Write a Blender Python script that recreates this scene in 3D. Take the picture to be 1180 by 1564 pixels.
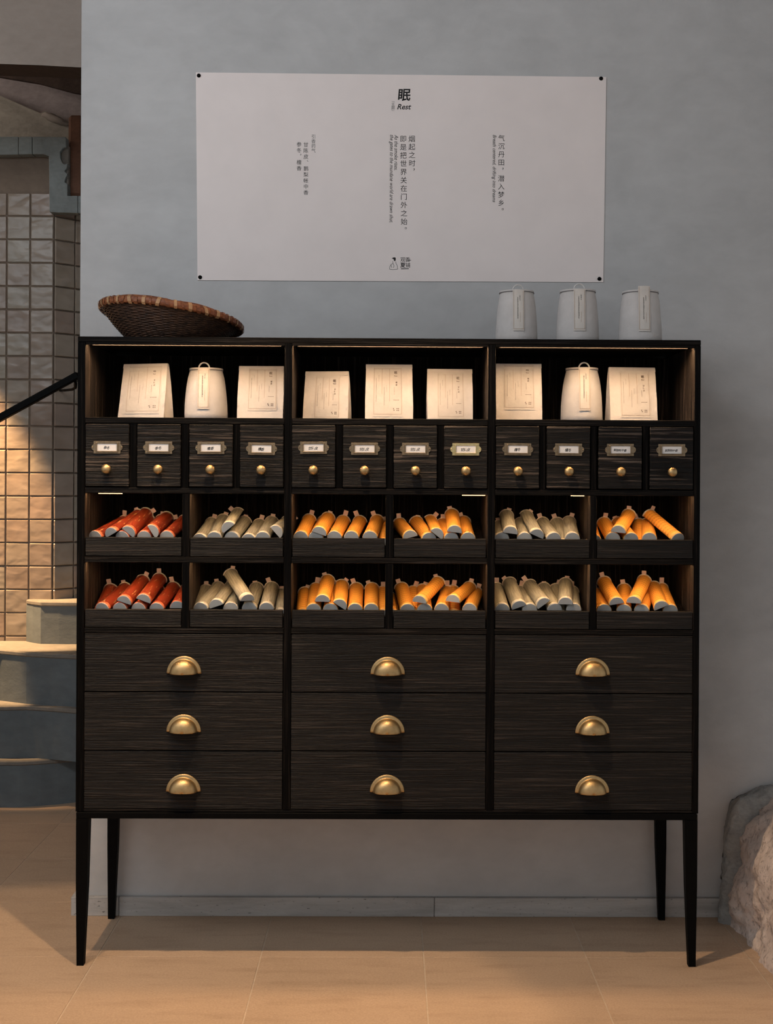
import bpy, bmesh, math, random
from mathutils import Vector, Matrix, noise
random.seed(7)
sc = bpy.context.scene
for o in list(bpy.data.objects):
    bpy.data.objects.remove(o)

# ------------------------------------------------------------------ camera
F, PX, PY = 1950.0, 611.2, 733.9
CAM = Vector((0.001, -3.28, 1.2544))
YAW, PITCH, ROLL = 0.00838, -0.0016, 0.0053
fwd = Vector((math.sin(YAW)*math.cos(PITCH), math.cos(YAW)*math.cos(PITCH), math.sin(PITCH)))
r0 = Vector((math.cos(YAW), -math.sin(YAW), 0)); u0 = r0.cross(fwd)
RT = r0*math.cos(ROLL) + u0*math.sin(ROLL)
UP = u0*math.cos(ROLL) - r0*math.sin(ROLL)
cd = bpy.data.cameras.new('camera'); cam = bpy.data.objects.new('camera', cd)
sc.collection.objects.link(cam); sc.camera = cam
cd.sensor_fit = 'VERTICAL'; cd.sensor_height = 36.0; cd.lens = F/1564*36.0
cd.shift_x = (590-PX)/1564; cd.shift_y = (PY-782)/1564
m = Matrix((RT, UP, -fwd)).transposed().to_4x4(); m.translation = CAM
cam.matrix_world = m
cd.clip_start = 0.05

# ------------------------------------------------------------------ world, lights, exposure
sc.view_settings.view_transform = 'Standard'; sc.view_settings.look = 'None'
sc.view_settings.exposure = 0.0; sc.view_settings.gamma = 1.0
sc.view_settings.use_curve_mapping = False
w = bpy.data.worlds.new('world'); sc.world = w; w.use_nodes = True
bg = w.node_tree.nodes['Background']
bg.inputs[0].default_value = (0.96, 0.98, 1.0, 1); bg.inputs[1].default_value = 0.44

def lamp(name, kind, loc, target, energy, color, **kw):
    l = bpy.data.lights.new(name, kind); l.energy = energy; l.color = color
    for k, v in kw.items(): setattr(l, k, v)
    o = bpy.data.objects.new(name, l); sc.collection.objects.link(o); o.location = loc
    o.rotation_euler = (Vector(target)-Vector(loc)).to_track_quat('-Z', 'Y').to_euler()
    return o
WARM = (1.0, 0.70, 0.42)
# daylight of the shop front, high on the left behind the camera
lamp('window_daylight', 'AREA', (-1.5, -1.9, 2.95), (-0.5, 0.4, 2.5), 44, (0.86, 0.93, 1.0), shape='RECTANGLE', size=2.6, size_y=0.8)
# two ceiling downlights in front of the cabinet
lamp('downlight', 'SPOT', (-0.92, -0.77, 3.0), (-0.85, -0.64, 0), 100, WARM, spot_size=math.radians(48), spot_blend=0.15, shadow_soft_size=0.02)
lamp('downlight', 'SPOT', (-0.24, -0.77, 3.0), (-0.12, -0.52, 0), 135, WARM, spot_size=math.radians(63), spot_blend=0.5, shadow_soft_size=0.02)
# wall washer of the stairwell
lamp('stair_spot', 'SPOT', (-2.10, 1.70, 2.40), (-1.68, 2.02, 0.95), 760, (1.0, 0.62, 0.30), spot_size=math.radians(33), spot_blend=0.55, shadow_soft_size=0.03)

# added fill with no visible source, lifts the dark stairwell recess
lamp('stairwell_fill', 'AREA', (-2.3, 1.75, 2.98), (-1.6, 2.3, 2.0), 3.4, (1.0, 0.9, 0.8), shape='RECTANGLE', size=0.5, size_y=0.5)

# ------------------------------------------------------------------ helpers
def W(px, py, Y):
    d = fwd*F + RT*(px-PX) + UP*(PY-py)
    return CAM + d*((Y-CAM.y)/d.y)
def WZ(px, py, z=0.0):
    d = fwd*F + RT*(px-PX) + UP*(PY-py)
    return CAM + d*((z-CAM.z)/d.z)
def X0(px, py=800): return W(px, py, 0).x
def Z0(py, px=590): return W(px, py, 0).z
S = 3.28/F                                  # metres per pixel on the cabinet front

def obj(name, bm, mat, parent=None, loc=(0, 0, 0), smooth=False):
    if isinstance(bm, bmesh.types.BMesh):
        me = bpy.data.meshes.new(name)
        bm.to_mesh(me); bm.free()
        for mm in (mat if isinstance(mat, (list, tuple)) else [mat]): me.materials.append(mm)
        if smooth:
            for p in me.polygons: p.use_smooth = True
    else: me = bm
    o = bpy.data.objects.new(name, me); sc.collection.objects.link(o)
    o.location = loc
    if parent: o.parent = parent
    return o
def empty(name, loc=(0, 0, 0)):
    o = bpy.data.objects.new(name, None); sc.collection.objects.link(o); o.location = loc
    o.empty_display_size = 0.05
    return o
def tag(o, label=None, cat=None, group=None, kind=None):
    if label: o['label'] = label
    if cat: o['category'] = cat
    if group: o['group'] = group
    if kind: o['kind'] = kind
    return o
def copy_tree(o, parent=None):
    c = o.copy(); sc.collection.objects.link(c); c.parent = parent
    for ch in list(o.children): copy_tree(ch, c)
    return c

def box(bm, x0, x1, y0, y1, z0, z1, bev=0.0, mi=0):
    vs = [bm.verts.new(p) for p in ((x0,y0,z0),(x1,y0,z0),(x1,y1,z0),(x0,y1,z0),(x0,y0,z1),(x1,y0,z1),(x1,y1,z1),(x0,y1,z1))]
    fs = [bm.faces.new([vs[i] for i in q]) for q in ((3,2,1,0),(4,5,6,7),(0,1,5,4),(1,2,6,5),(2,3,7,6),(3,0,4,7))]
    for f_ in fs: f_.material_index = mi
    if bev > 0:
        es = list({e for f_ in fs for e in f_.edges})
        r = bmesh.ops.bevel(bm, geom=es, offset=bev, segments=1, affect='EDGES', profile=0.5)
        for f_ in r['faces']: f_.material_index = mi
    return bm
def bx(*a, **k): return box(bmesh.new(), *a, **k)
def sheet(bm, fn, nu, nv, mi=0, wrap=False):
    g = [[bm.verts.new(fn(i/nu, j/nv)) for j in range(nv+1)] for i in range(nu if wrap else nu+1)]
    for i in range(nu):
        for j in range(nv):
            a, b = g[i], g[(i+1) % len(g)]
            f_ = bm.faces.new((a[j], b[j], b[j+1], a[j+1])); f_.material_index = mi
    return bm
def prism(bm, pts, axis, a, b, mi=0):
    """extrude a 2-D outline; axis 'y': pts are (x, z); axis 'z': pts are (x, y)"""
    mk = (lambda p, t: (p[0], t, p[1])) if axis == 'y' else (lambda p, t: (p[0], p[1], t))
    A = [bm.verts.new(mk(p, a)) for p in pts]; B = [bm.verts.new(mk(p, b)) for p in pts]
    n = len(pts)
    fs = [bm.faces.new(A), bm.faces.new(B[::-1])] + [bm.faces.new((A[i], B[i], B[(i+1) % n], A[(i+1) % n])) for i in range(n)]
    for f_ in fs: f_.material_index = mi
    bmesh.ops.recalc_face_normals(bm, faces=fs)
    return bm
def tube(bm, pts, r, n=8, mi=0, closed=False):
    pts = [Vector(p) for p in pts]; rings = []
    N = len(pts); up = Vector((0.13, 0.21, 0.97))
    for i, p in enumerate(pts):
        t = (pts[(i+1) % N]-pts[i-1]) if closed else (pts[min(i+1, N-1)]-pts[max(i-1, 0)])
        t.normalize(); a = t.cross(up)
        if a.length < 1e-3: a = t.cross(Vector((1, 0, 0)))
        a.normalize(); b = a.cross(t)
        rr = r(i/max(1, N-1)) if callable(r) else r
        rings.append([bm.verts.new(p+a*rr*math.cos(k*2*math.pi/n)+b*rr*math.sin(k*2*math.pi/n)) for k in range(n)])
    for i in range(N if closed else N-1):
        A, B = rings[i], rings[(i+1) % N]
        for k in range(n):
            f_ = bm.faces.new((A[k], A[(k+1) % n], B[(k+1) % n], B[k])); f_.material_index = mi; f_.smooth = True
    if not closed:
        for q in (rings[0][::-1], rings[-1]):
            f_ = bm.faces.new(q); f_.material_index = mi
    return bm
def lathe(bm, prof, n=32, mi=0, cap0=False):
    rings = [[bm.verts.new((r*math.cos(k*2*math.pi/n), r*math.sin(k*2*math.pi/n), z)) for k in range(n)] for r, z in prof]
    for A, B in zip(rings, rings[1:]):
        for k in range(n):
            f_ = bm.faces.new((A[k], A[(k+1) % n], B[(k+1) % n], B[k])); f_.material_index = mi; f_.smooth = True
    if cap0: bm.faces.new(rings[0][::-1]).material_index = mi
    return bm
_gl = {}
def glyph(s, shear=0.0, bold=0.0):
    k = (s, shear, bold)
    if k not in _gl:
        c = bpy.data.curves.new('lettering', 'FONT'); c.body = s; c.size = 1; c.resolution_u = 3
        c.shear = shear; c.offset = bold
        o = bpy.data.objects.new('lettering', c); sc.collection.objects.link(o)
        dg = bpy.context.evaluated_depsgraph_get()
        me = bpy.data.meshes.new_from_object(o.evaluated_get(dg))
        vs = [v.co.copy() for v in me.vertices]; fs = [tuple(p.vertices) for p in me.polygons]
        bpy.data.objects.remove(o); bpy.data.curves.remove(c); bpy.data.meshes.remove(me)
        xs = [v.x for v in vs] or [0, 1]; ys = [v.y for v in vs] or [0, 1]
        _gl[k] = (vs, fs, (min(xs), max(xs), min(ys), max(ys)))
    return _gl[k]
def write(bm, s, origin, ex, ez, size, mi=0, shear=0.0, bold=0.0, center=True):
    """put a string on a plane; ex, ez unit vectors of text right / text up"""
    vs, fs, (a, b, c, d) = glyph(s, shear, bold)
    ox, oy = (a+b)/2, (c+d)/2
    if center == 'char': ox, oy = (a+b)/2, 0.37
    nv = [bm.verts.new(origin + ex*((v.x-ox)*size) + ez*((v.y-oy)*size)) for v in vs]
    for q in fs:
        try: bm.faces.new([nv[i] for i in q]).material_index = mi
        except ValueError: pass

# ------------------------------------------------------------------ materials
class NT:
    def __init__(s, name):
        s.m = bpy.data.materials.new(name); s.m.use_nodes = True
        s.t = s.m.node_tree; s.b = s.t.nodes['Principled BSDF']; s.L = s.t.links
    def n(s, typ, **kw):
        n_ = s.t.nodes.new(typ)
        for k, v in kw.items():
            if k.startswith('i_'):
                key = k[2:]; key = int(key) if key.isdigit() else key
                n_.inputs[key].default_value = v
            else: setattr(n_, k, v)
        return n_
    def l(s, a, b): s.L.new(a, b)
    def coord(s, scale, rnd=True, which='Object'):
        tc = s.n('ShaderNodeTexCoord'); mp = s.n('ShaderNodeMapping'); mp.inputs['Scale'].default_value = scale
        s.l(tc.outputs[which], mp.inputs['Vector'])
        if rnd:
            oi = s.n('ShaderNodeObjectInfo'); ad = s.n('ShaderNodeVectorMath', operation='MULTIPLY_ADD')
            ad.inputs[0].default_value = (31.0, 17.0, 57.0)
            s.l(oi.outputs['Random'], ad.inputs[1]); s.l(mp.outputs[0], ad.inputs[2])
            return ad.outputs[0]
        return mp.outputs[0]
    def noise(s, vec, scale=1.0, detail=4.0, rough=0.6, dist=0.0):
        n_ = s.n('ShaderNodeTexNoise'); n_.inputs['Scale'].default_value = scale; n_.inputs['Detail'].default_value = detail
        n_.inputs['Roughness'].default_value = rough; n_.inputs['Distortion'].default_value = dist
        s.l(vec, n_.inputs['Vector']); return n_.outputs['Fac']
    def ramp(s, fac, stops):
        r = s.n('ShaderNodeValToRGB'); e = r.color_ramp.elements
        while len(e) < len(stops): e.new(0.5)
        for el, (p, c) in zip(e, stops): el.position = p; el.color = (*c, 1)
        s.l(fac, r.inputs[0]); return r.outputs[0]
    def mixc(s, fac, a, b, typ='MIX'):
        x = s.n('ShaderNodeMix', data_type='RGBA', blend_type=typ)
        for v, sock in ((fac, x.inputs[0]), (a, x.inputs[6]), (b, x.inputs[7])):
            if hasattr(v, 'node'): s.l(v, sock)
            else: sock.default_value = v if not isinstance(v, tuple) else (*v, 1)
        return x.outputs[2]
    def bump(s, h, strength, dist=0.002):
        b = s.n('ShaderNodeBump'); b.inputs['Strength'].default_value = strength; b.inputs['Distance'].default_value = dist
        s.l(h, b.inputs['Height']); s.l(b.outputs[0], s.b.inputs['Normal']); return b
    def set(s, col=None, rough=None, metal=None, spec=None):
        for v, k in ((col, 'Base Color'), (rough, 'Roughness'), (metal, 'Metallic'), (spec, 'Specular IOR Level')):
            if v is None: continue
            if hasattr(v, 'node'): s.l(v, s.b.inputs[k])
            else: s.b.inputs[k].default_value = (*v, 1) if isinstance(v, tuple) else v
        return s.m
def plain(name, col, rough=0.6, metal=0.0, var=0.12, scale=40, bump=0.05, spec=0.4):
    t = NT(name); f_ = t.noise(t.coord((scale,)*3), 1, 3)
    lo = tuple(c*(1-var) for c in col); hi = tuple(min(1, c*(1+var)) for c in col)
    t.set(t.ramp(f_, [(0.3, lo), (0.7, hi)]), rough, metal, spec)
    if bump: t.bump(f_, bump, 0.002)
    return t.m
def wood(name, along, k=1.0, rough=0.5, spec=0.22, hi=None, zf=230, bs=0.8):
    t = NT(name)
    sc_ = {'x': (5, 60, zf), 'z': (170, 120, 4), 'y': (150, 5, 150)}[along]
    sc2 = {'x': (1.6, 9, 34), 'z': (26, 20, 1.2), 'y': (25, 1.5, 25)}[along]
    v = t.coord(sc_); f1 = t.noise(v, 1, 5, 0.65, 0.5)
    f2 = t.noise(t.coord(sc2), 1, 4, 0.6, 0.6)
    c1 = t.ramp(f1, [(0.38, (0.0025*k, 0.0022*k, 0.0022*k)), (0.55, (0.008*k, 0.006*k, 0.005*k)), (0.72, hi or (0.052*k, 0.041*k, 0.034*k))])
    c2 = t.ramp(f2, [(0.3, (0.5, 0.48, 0.48)), (0.7, (1.25, 1.2, 1.15))])
    t.set(t.mixc(1.0, c1, c2, 'MULTIPLY'), rough, 0, spec)
    t.bump(f1, bs, 0.006)
    return t.m
WX = wood('dark_oak_across', 'x', 1.0, 0.5, 0.26); WSD = wood('dark_oak_drawer', 'x', 0.95, 0.48, 0.24, (0.17, 0.13, 0.105), 165, 1.0)
WZ_ = wood('dark_oak_upright', 'z', 4.5, 0.6, 0.15); WY = wood('dark_oak_deep', 'y')
WFR = wood('dark_oak_frame', 'z', 0.42, 0.6, 0.08); WFX = wood('dark_oak_rail', 'x', 0.85, 0.55, 0.12)
WBK = wood('dark_oak_back', 'z', 1.6, 0.7, 0.08)
BLACKM = plain('black_lacquer', (0.0025, 0.0025, 0.0026), 0.55, 0, 0.2, 60, 0.03, 0.06)
BRASS = plain('aged_brass', (0.52, 0.36, 0.175), 0.46, 1.0, 0.14, 70, 0.04)
BRASSD = plain('antique_brass', (0.30, 0.225, 0.145), 0.45, 1.0, 0.2, 90, 0.06)
BRASSB = plain('bright_brass', (0.72, 0.58, 0.30), 0.36, 1.0, 0.12, 90, 0.05)
CARD = plain('white_card', (0.86, 0.81, 0.77), 0.8, 0, 0.03, 60, 0.02)
INK = plain('black_ink', (0.012, 0.011, 0.012), 0.8, 0, 0, 50, 0)
GINK = plain('grey_ink', (0.16, 0.15, 0.15), 0.8, 0, 0, 50, 0)
BINK2 = plain('sepia_ink', (0.13, 0.085, 0.06), 0.8, 0, 0, 50, 0)
BINK = plain('brown_ink', (0.42, 0.30, 0.22), 0.8, 0, 0, 50, 0)
POST = plain('poster_card', (0.83, 0.745, 0.715), 0.75, 0, 0.025, 9, 0.02)
def paper(name, col):
    t = NT(name); f1 = t.noise(t.coord((30, 30, 30)), 1, 5, 0.6)
    f2 = t.noise(t.coord((160, 160, 160)), 1, 3)
    t.set(t.ramp(f1, [(0.25, tuple(c*0.86 for c in col)), (0.75, col)]), 0.8, 0, 0.25)
    t.bump(t.mixc(0.35, f1, f2), 0.35, 0.004); return t.m
PAPER = paper('kraft_white_paper', (0.74, 0.68, 0.63)); LABELP = paper('label_paper', (0.70, 0.645, 0.59))
CLOTH = paper('felted_paper', (0.64, 0.605, 0.585)); WIREW = plain('white_wire', (0.6, 0.58, 0.56), 0.5)
GREYCAP = plain('grey_card', (0.50, 0.485, 0.455), 0.85, 0, 0.04, 60, 0.03)
TAB = plain('pinkish_paper_tab', (0.72, 0.52, 0.44), 0.8, 0, 0.05, 60, 0.03)
RIM = plain('cream_rim', (0.74, 0.66, 0.55), 0.8, 0, 0.05, 60, 0.03)
def wrap(name, col, dark, kind, rough=0.5):
    t = NT(name)
    if kind == 'weave':
        a = t.n('ShaderNodeTexWave', bands_direction='Y'); a.inputs['Scale'].default_value = 27; a.inputs['Distortion'].default_value = 0.5
        b = t.n('ShaderNodeTexWave', bands_direction='X'); b.inputs['Scale'].default_value = 62; b.inputs['Distortion'].default_value = 0.8
        v = t.coord((1, 1, 1)); t.l(v, a.inputs[0]); t.l(v, b.inputs[0])
        f_ = t.mixc(0.28, a.outputs['Fac'], b.outputs['Fac']); st = [(0.0, tuple(p*.35+q*.65 for p, q in zip(col, dark))), (0.45, col)]
    elif kind == 'fleck':
        n1 = t.noise(t.coord((240, 40, 240)), 1, 2, 0.5); f_ = n1; st = [(0.62, col), (0.72, (0.75, 0.42, 0.16))]
    else:
        f_ = t.noise(t.coord((330, 22, 330)), 1, 3, 0.6); st = [(0.35, dark), (0.6, col)]
    t.set(t.ramp(f_, st), rough, 0, 0.4); t.bump(f_, 0.12, 0.001); return t.m
WRED = wrap('red_wrapper', (0.31, 0.042, 0.016), (0.3, 0.04, 0.015), 'fleck', 0.38)
WGREY = wrap('sage_wrapper', (0.40, 0.37, 0.28), (0.24, 0.225, 0.18), 'line', 0.55)
WORNG = wrap('orange_wrapper', (0.80, 0.345, 0.05), (0.40, 0.13, 0.018), 'weave', 0.55)
BRED = plain('red_band', (0.58, 0.14, 0.06), 0.45); BGREY = plain('pale_sage_band', (0.52, 0.47, 0.37), 0.6); BORNG = plain('pale_orange_band', (0.80, 0.42, 0.10), 0.6)
def emis(name, col, st):
    t = NT(name); t.b.inputs['Base Color'].default_value = (0.8, 0.8, 0.8, 1)
    t.b.inputs['Emission Color'].default_value = (*col, 1); t.b.inputs['Emission Strength'].default_value = st; return t.m
LEDCOL = (1.0, 0.60, 0.28)
LED = emis('led_diffuser', (1.0, 0.64, 0.34), 78.0); LED2 = emis('led_diffuser_low', LEDCOL, 33.0); LED3 = emis('led_glint', LEDCOL, 3.5); LED4 = plain('smoked_lens', (0.035, 0.03, 0.028), 0.6, 0, 0.1, 30, 0, 0.1)
ALU = plain('aluminium_channel', (0.35, 0.3, 0.27), 0.4, 1.0, 0.1, 30, 0)
def plaster(name, col, var, sc1=1.6, bump=0.25, rough=0.85):
    t = NT(name); f1 = t.noise(t.coord((sc1,)*3, False), 1, 6, 0.62, 0.8)
    f2 = t.noise(t.coord((7*sc1, 7*sc1, 13*sc1), False), 1, 5, 0.6, 0.3)
    f3 = t.noise(t.coord((120,)*3, False), 1, 3)
    lo = tuple(c*(1-var) for c in col); hi = tuple(c*(1+var) for c in col)
    c1 = t.ramp(f1, [(0.3, lo), (0.7, hi)])
    t.set(t.mixc(0.35, c1, t.ramp(f2, [(0.3, lo), (0.7, hi)])), rough, 0, 0.25)
    t.bump(t.mixc(0.3, f2, f3), bump, 0.004); return t.m
WALL = plaster('grey_plaster', (0.50, 0.495, 0.492), 0.15)
BROWNPL = plaster('brown_plaster', (0.34, 0.285, 0.245), 0.15, 3)
SHADEPL = plaster('underside_shade_plaster', (0.055, 0.04, 0.034), 0.3, 6)
PLA = plaster('mauve_plaster', (0.34, 0.285, 0.275), 0.35, 6, 0.4)
PLB = plaster('sand_plaster', (0.34, 0.30, 0.25), 0.35, 6, 0.4)
DARKPL = plaster('stained_plaster', (0.21, 0.165, 0.145), 0.35, 4, 0.4)
GROUT = plaster('brown_grout', (0.20, 0.155, 0.12), 0.2, 5)
SLATE = plaster('blue_slate', (0.20, 0.222, 0.218), 0.3, 6, 0.3, 0.6)
STEP = plaster('blue_grey_concrete', (0.125, 0.143, 0.152), 0.25, 3, 0.3, 0.8)
TREAD = plaster('warm_tinted_tread', (0.20, 0.18, 0.155), 0.3, 5)
RUST = plaster('rust_brown_timber', (0.15, 0.075, 0.048), 0.3, 6)
FLIGHT = plaster('dark_brown_flight', (0.075, 0.05, 0.04), 0.5, 9)  # mottled dark brown slab of the upper flight
TRAV = None
def travertine():
    t = NT('travertine'); f1 = t.noise(t.coord((3, 8, 30)), 1, 6, 0.65, 1.0); f2 = t.noise(t.coord((60, 60, 160)), 1, 3)
    c = t.ramp(f1, [(0.3, (0.37, 0.35, 0.33)), (0.7, (0.56, 0.54, 0.52))])
    pit = t.ramp(f2, [(0.28, (0.35, 0.33, 0.32)), (0.36, (1, 1, 1))])
    t.set(t.mixc(1.0, c, pit, 'MULTIPLY'), 0.6, 0, 0.35); t.bump(f2, 0.3, 0.003); return t.m
TRAV = travertine()
def floor_mat():
    t = NT('sand_limestone'); f1 = t.noise(t.coord((3, 3, 3)), 1, 6, 0.6, 0.4); f2 = t.noise(t.coord((190,)*3), 1, 3, 0.7)
    f3 = t.noise(t.coord((5, 26, 5)), 1, 4, 0.6)
    c = t.ramp(f1, [(0.3, (0.43, 0.30, 0.20)), (0.7, (0.545, 0.385, 0.265))])
    c = t.mixc(0.5, c, t.ramp(f2, [(0.3, (0.38, 0.255, 0.165)), (0.7, (0.59, 0.42, 0.295))]))
    c = t.mixc(1.0, c, t.ramp(f3, [(0.25, (0.86, 0.84, 0.82)), (0.5, (1, 1, 1))]), 'MULTIPLY')
    t.set(c, 0.55, 0, 0.35); t.bump(f2, 0.06, 0.002); return t.m
FLOOR = floor_mat(); JOINT = plain('pale_joint', (0.55, 0.43, 0.32), 0.8)
def tile_mat():
    t = NT('glazed_handmade_tile'); f1 = t.noise(t.coord((14, 14, 24)), 1, 1.5, 0.4, 0.3)
    oi = t.n('ShaderNodeObjectInfo')
    c = t.ramp(f1, [(0.3, (0.25, 0.205, 0.165)), (0.7, (0.31, 0.26, 0.215))])
    tone = t.ramp(oi.outputs['Random'], [(0.0, (0.90, 0.80, 0.75)), (0.5, (0.98, 0.94, 0.88)), (1.0, (0.97, 1.0, 0.94))])
    t.set(t.mixc(1.0, c, tone, 'MULTIPLY'), 0.30, 0, 0.5); t.bump(f1, 0.35, 0.012); return t.m
TILE = tile_mat()
def stone_mat():
    t = NT('rough_pink_stone'); f1 = t.noise(t.coord((14, 14, 14)), 1, 7, 0.65, 0.6); f2 = t.noise(t.coord((70, 70, 55)), 1, 5, 0.7)
    c = t.ramp(f1, [(0.3, (0.60, 0.475, 0.41)), (0.7, (0.80, 0.67, 0.59))])
    c = t.mixc(1.0, c, t.ramp(f2, [(0.3, (0.45, 0.42, 0.40)), (0.48, (1, 1, 1))]), 'MULTIPLY')
    t.set(c, 0.9, 0, 0.2); t.bump(t.mixc(0.5, f1, f2), 0.8, 0.015); return t.m
STONE = stone_mat(); MORTAR = plaster('rough_grey_mortar', (0.33, 0.325, 0.31), 0.4, 12, 1.0)
BASK = None
def basket_mat(name, a, b, scale):
    t = NT(name); f_ = t.noise(t.coord(scale), 1, 4, 0.6)
    t.set(t.ramp(f_, [(0.3, a), (0.7, b)]), 0.5, 0, 0.4); t.bump(f_, 0.4, 0.002); return t.m
BASK = basket_mat('dark_willow', (0.020, 0.009, 0.005), (0.115, 0.052, 0.026), (60, 60, 60))
BASKR = basket_mat('chestnut_rim', (0.12, 0.038, 0.018), (0.33, 0.11, 0.04), (40, 40, 90))
BASKW = basket_mat('pale_cane', (0.36, 0.19, 0.09), (0.52, 0.30, 0.15), (80, 80, 40))

# ------------------------------------------------------------------ setting
YW = 0.389                                     # face of the back wall
XE = W(122.5, 450, YW).x
wb = tag(obj('wall_back', bx(XE, 2.6, YW, YW+0.2, 0, 3.1), WALL), kind='structure')
# floor: grout bed and tiles
fl = tag(obj('floor', bx(-4, 3.4, -5.0, 4.0, -0.06, -0.0012), JOINT), kind='structure')
TS, JX, JY = 0.427, -0.350, 0.063
JX = WZ(370, 1564).x
tile_bm = bx(0.0018, TS-0.0018, 0.0018, TS-0.0018, -0.02, 0.0, bev=0.0004)
tm = None
for i in range(-5, 4):
    for j in range(-3, 5):
        x, y = JX+i*TS, JY+j*TS
        if x > 1.25 and y > 0: continue
        if tm is None: o = obj('tile', tile_bm, FLOOR, fl, (x, y, 0)); tm = o.data
        else: o = obj('tile', tm, FLOOR, fl, (x, y, 0))
# baseboard of travertine pieces
bb = tag(empty('baseboard_back', (XE, YW, 0)), kind='structure')
XJ = W(663, 1385, 0.372).x; zb = W(600, 1371.5, 0.372).z
XBL = W(108, 1385, 0.372).x
for a, b in ((XBL, W(181, 1385, .372).x), (W(181, 1385, .372).x, XJ), (XJ, W(1120, 1385, .372).x)):
    obj('stone_slab', bx(a+0.0008-XE, b-0.0008-XE, 0.372-YW, 0.3885-YW, 0, zb, bev=0.0012), TRAV, bb)
obj('stone_slab', bx(XBL-XE, -0.0015, 0.002, 0.19, 0, zb, bev=0.0012), TRAV, bb)
# ceiling
tag(obj('ceiling', bx(-4, 3.4, -4.6, 4.0, 3.1, 3.2), BROWNPL), kind='structure')

# stairwell on the left ------------------------------------------------
def P2(pts, Y): return [(W(a, b, Y).x, W(a, b, Y).z) for a, b in pts]
YB = 1.0
bm = bmesh.new()
low = [(-400, 101), (-200, 97), (-60, 96), (0, 97.5), (60, 99.5), (124, 103), (200, 110)]
pts = P2(low, YB); pts += [(pts[-1][0], 3.1), (pts[0][0], 3.1)]
cb = tag(obj('ceiling_beam', prism(bm, pts, 'y', YB, YB+0.13), [BROWNPL, SHADEPL]), kind='structure')
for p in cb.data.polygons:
    if p.normal.z < -0.5: p.material_index = 1  # underside: shade put into the colour of a dark stained plaster
tag(obj('wall_stair', bx(-3.6, 0.8, 2.75, 2.95, 0, 3.1), DARKPL), kind='structure')
tag(obj('wall_side', bx(-3.6, -3.4, 0.4, 2.95, 0, 3.1), BROWNPL), kind='structure')
# sloping underside of the upper flight and a lumpy plaster ledge
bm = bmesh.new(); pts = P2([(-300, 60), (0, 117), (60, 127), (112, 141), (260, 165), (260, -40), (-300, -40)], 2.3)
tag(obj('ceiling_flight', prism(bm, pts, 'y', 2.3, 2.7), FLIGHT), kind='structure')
bm = bmesh.new(); pts = P2([(-300, 40), (-60, 128), (0, 146), (34, 161), (62, 173), (68, 170), (84, 177), (104, 186), (106, 206), (112, 230), (112, 330), (-300, 330)], 2.25)
prism(bm, pts, 'y', 2.25, 2.32)
tag(obj('trim_3', bm, PLB), kind='structure')
bm = bmesh.new(); pts = P2([(-300, 50), (0, 105), (60, 115), (112, 130), (200, 150), (200, 330), (-300, 330)], 2.325)
tag(obj('trim_5', prism(bm, pts, 'y', 2.325, 2.4), PLA), kind='structure')
c0 = W(84, 182, 2.24)
bm = bmesh.new(); bmesh.ops.create_icosphere(bm, subdivisions=3, radius=1)
for v in bm.verts:
    n_ = noise.noise(v.co*2.2)*0.35
    v.co = Vector((v.co.x*0.055*(1+n_), v.co.y*0.03, (v.co.z*0.018*(1+n_)) - v.co.x*0.022))
tag(obj('trim_4', bm, BROWNPL, None, c0, True), kind='structure')
# tiled wall with angled return
YT = 2.0
wl = tag(empty('wall_left', (W(79, 985, YT).x, YT, 0)), kind='structure')
ox, oz = wl.location.x, wl.location.y
x79 = ox; top = W(60, 236, YT).z; t0 = W(60, 294.5, YT).z
PT = 35.55/F*(YT+3.28)
ang = math.radians(46); dxr, dyr = math.cos(ang), math.sin(ang)
bm = bmesh.new()
prism(bm, [(-1.6, 0.006), (-0.004, 0.006), (0.32*dxr, 0.008+0.32*dyr), (0.32*dxr-0.1, 0.12+0.32*dyr), (-1.6, 0.12)], 'z', 0, t0)
prism(bm, [(-1.6, 0.012), (-0.012, 0.012), (-0.012, 0.12), (-1.6, 0.12)], 'z', t0, top)
obj('plaster_backing', bm, GROUT, wl)
tw = PT-0.0042
tbm = bmesh.new()
def tf(u, v):
    e = min(u, 1-u, v, 1-v)
    return ((u-0.5)*tw, -0.0045*min(1, e/0.035)**0.7-0.0004, (v-0.5)*tw)
sheet(tbm, lambda u, v: tf(*(({0: 0, 1: .03, 2: .5, 3: .97, 4: 1})[round(t*4)] for t in (u, v))), 4, 4)
tme = None; rng = random.Random(3)
def wall_tile(x, y, z, rot):
    global tme
    if tme is None:
        o = obj('tile', tbm, TILE, wl, (x, y, z)); tme = o.data
    else: o = obj('tile', tme, TILE, wl, (x, y, z))
    o.rotation_euler = (rng.uniform(-.022, .022), rng.uniform(-.006, .006), rot+rng.uniform(-.022, .022))
nrow = int(t0/PT)+1
for r in range(nrow):
    z = t0-(r+0.5)*PT
    if z < 0.42: break
    for c in range(10): wall_tile(-(c+0.5)*PT, 0.005, z, 0)
    for c in range(3):
        s_ = (c+0.5)*PT+0.001
        wall_tile(s_*dxr+0.002*dyr, s_*dyr-0.002*dxr+0.004, z, ang)
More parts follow.
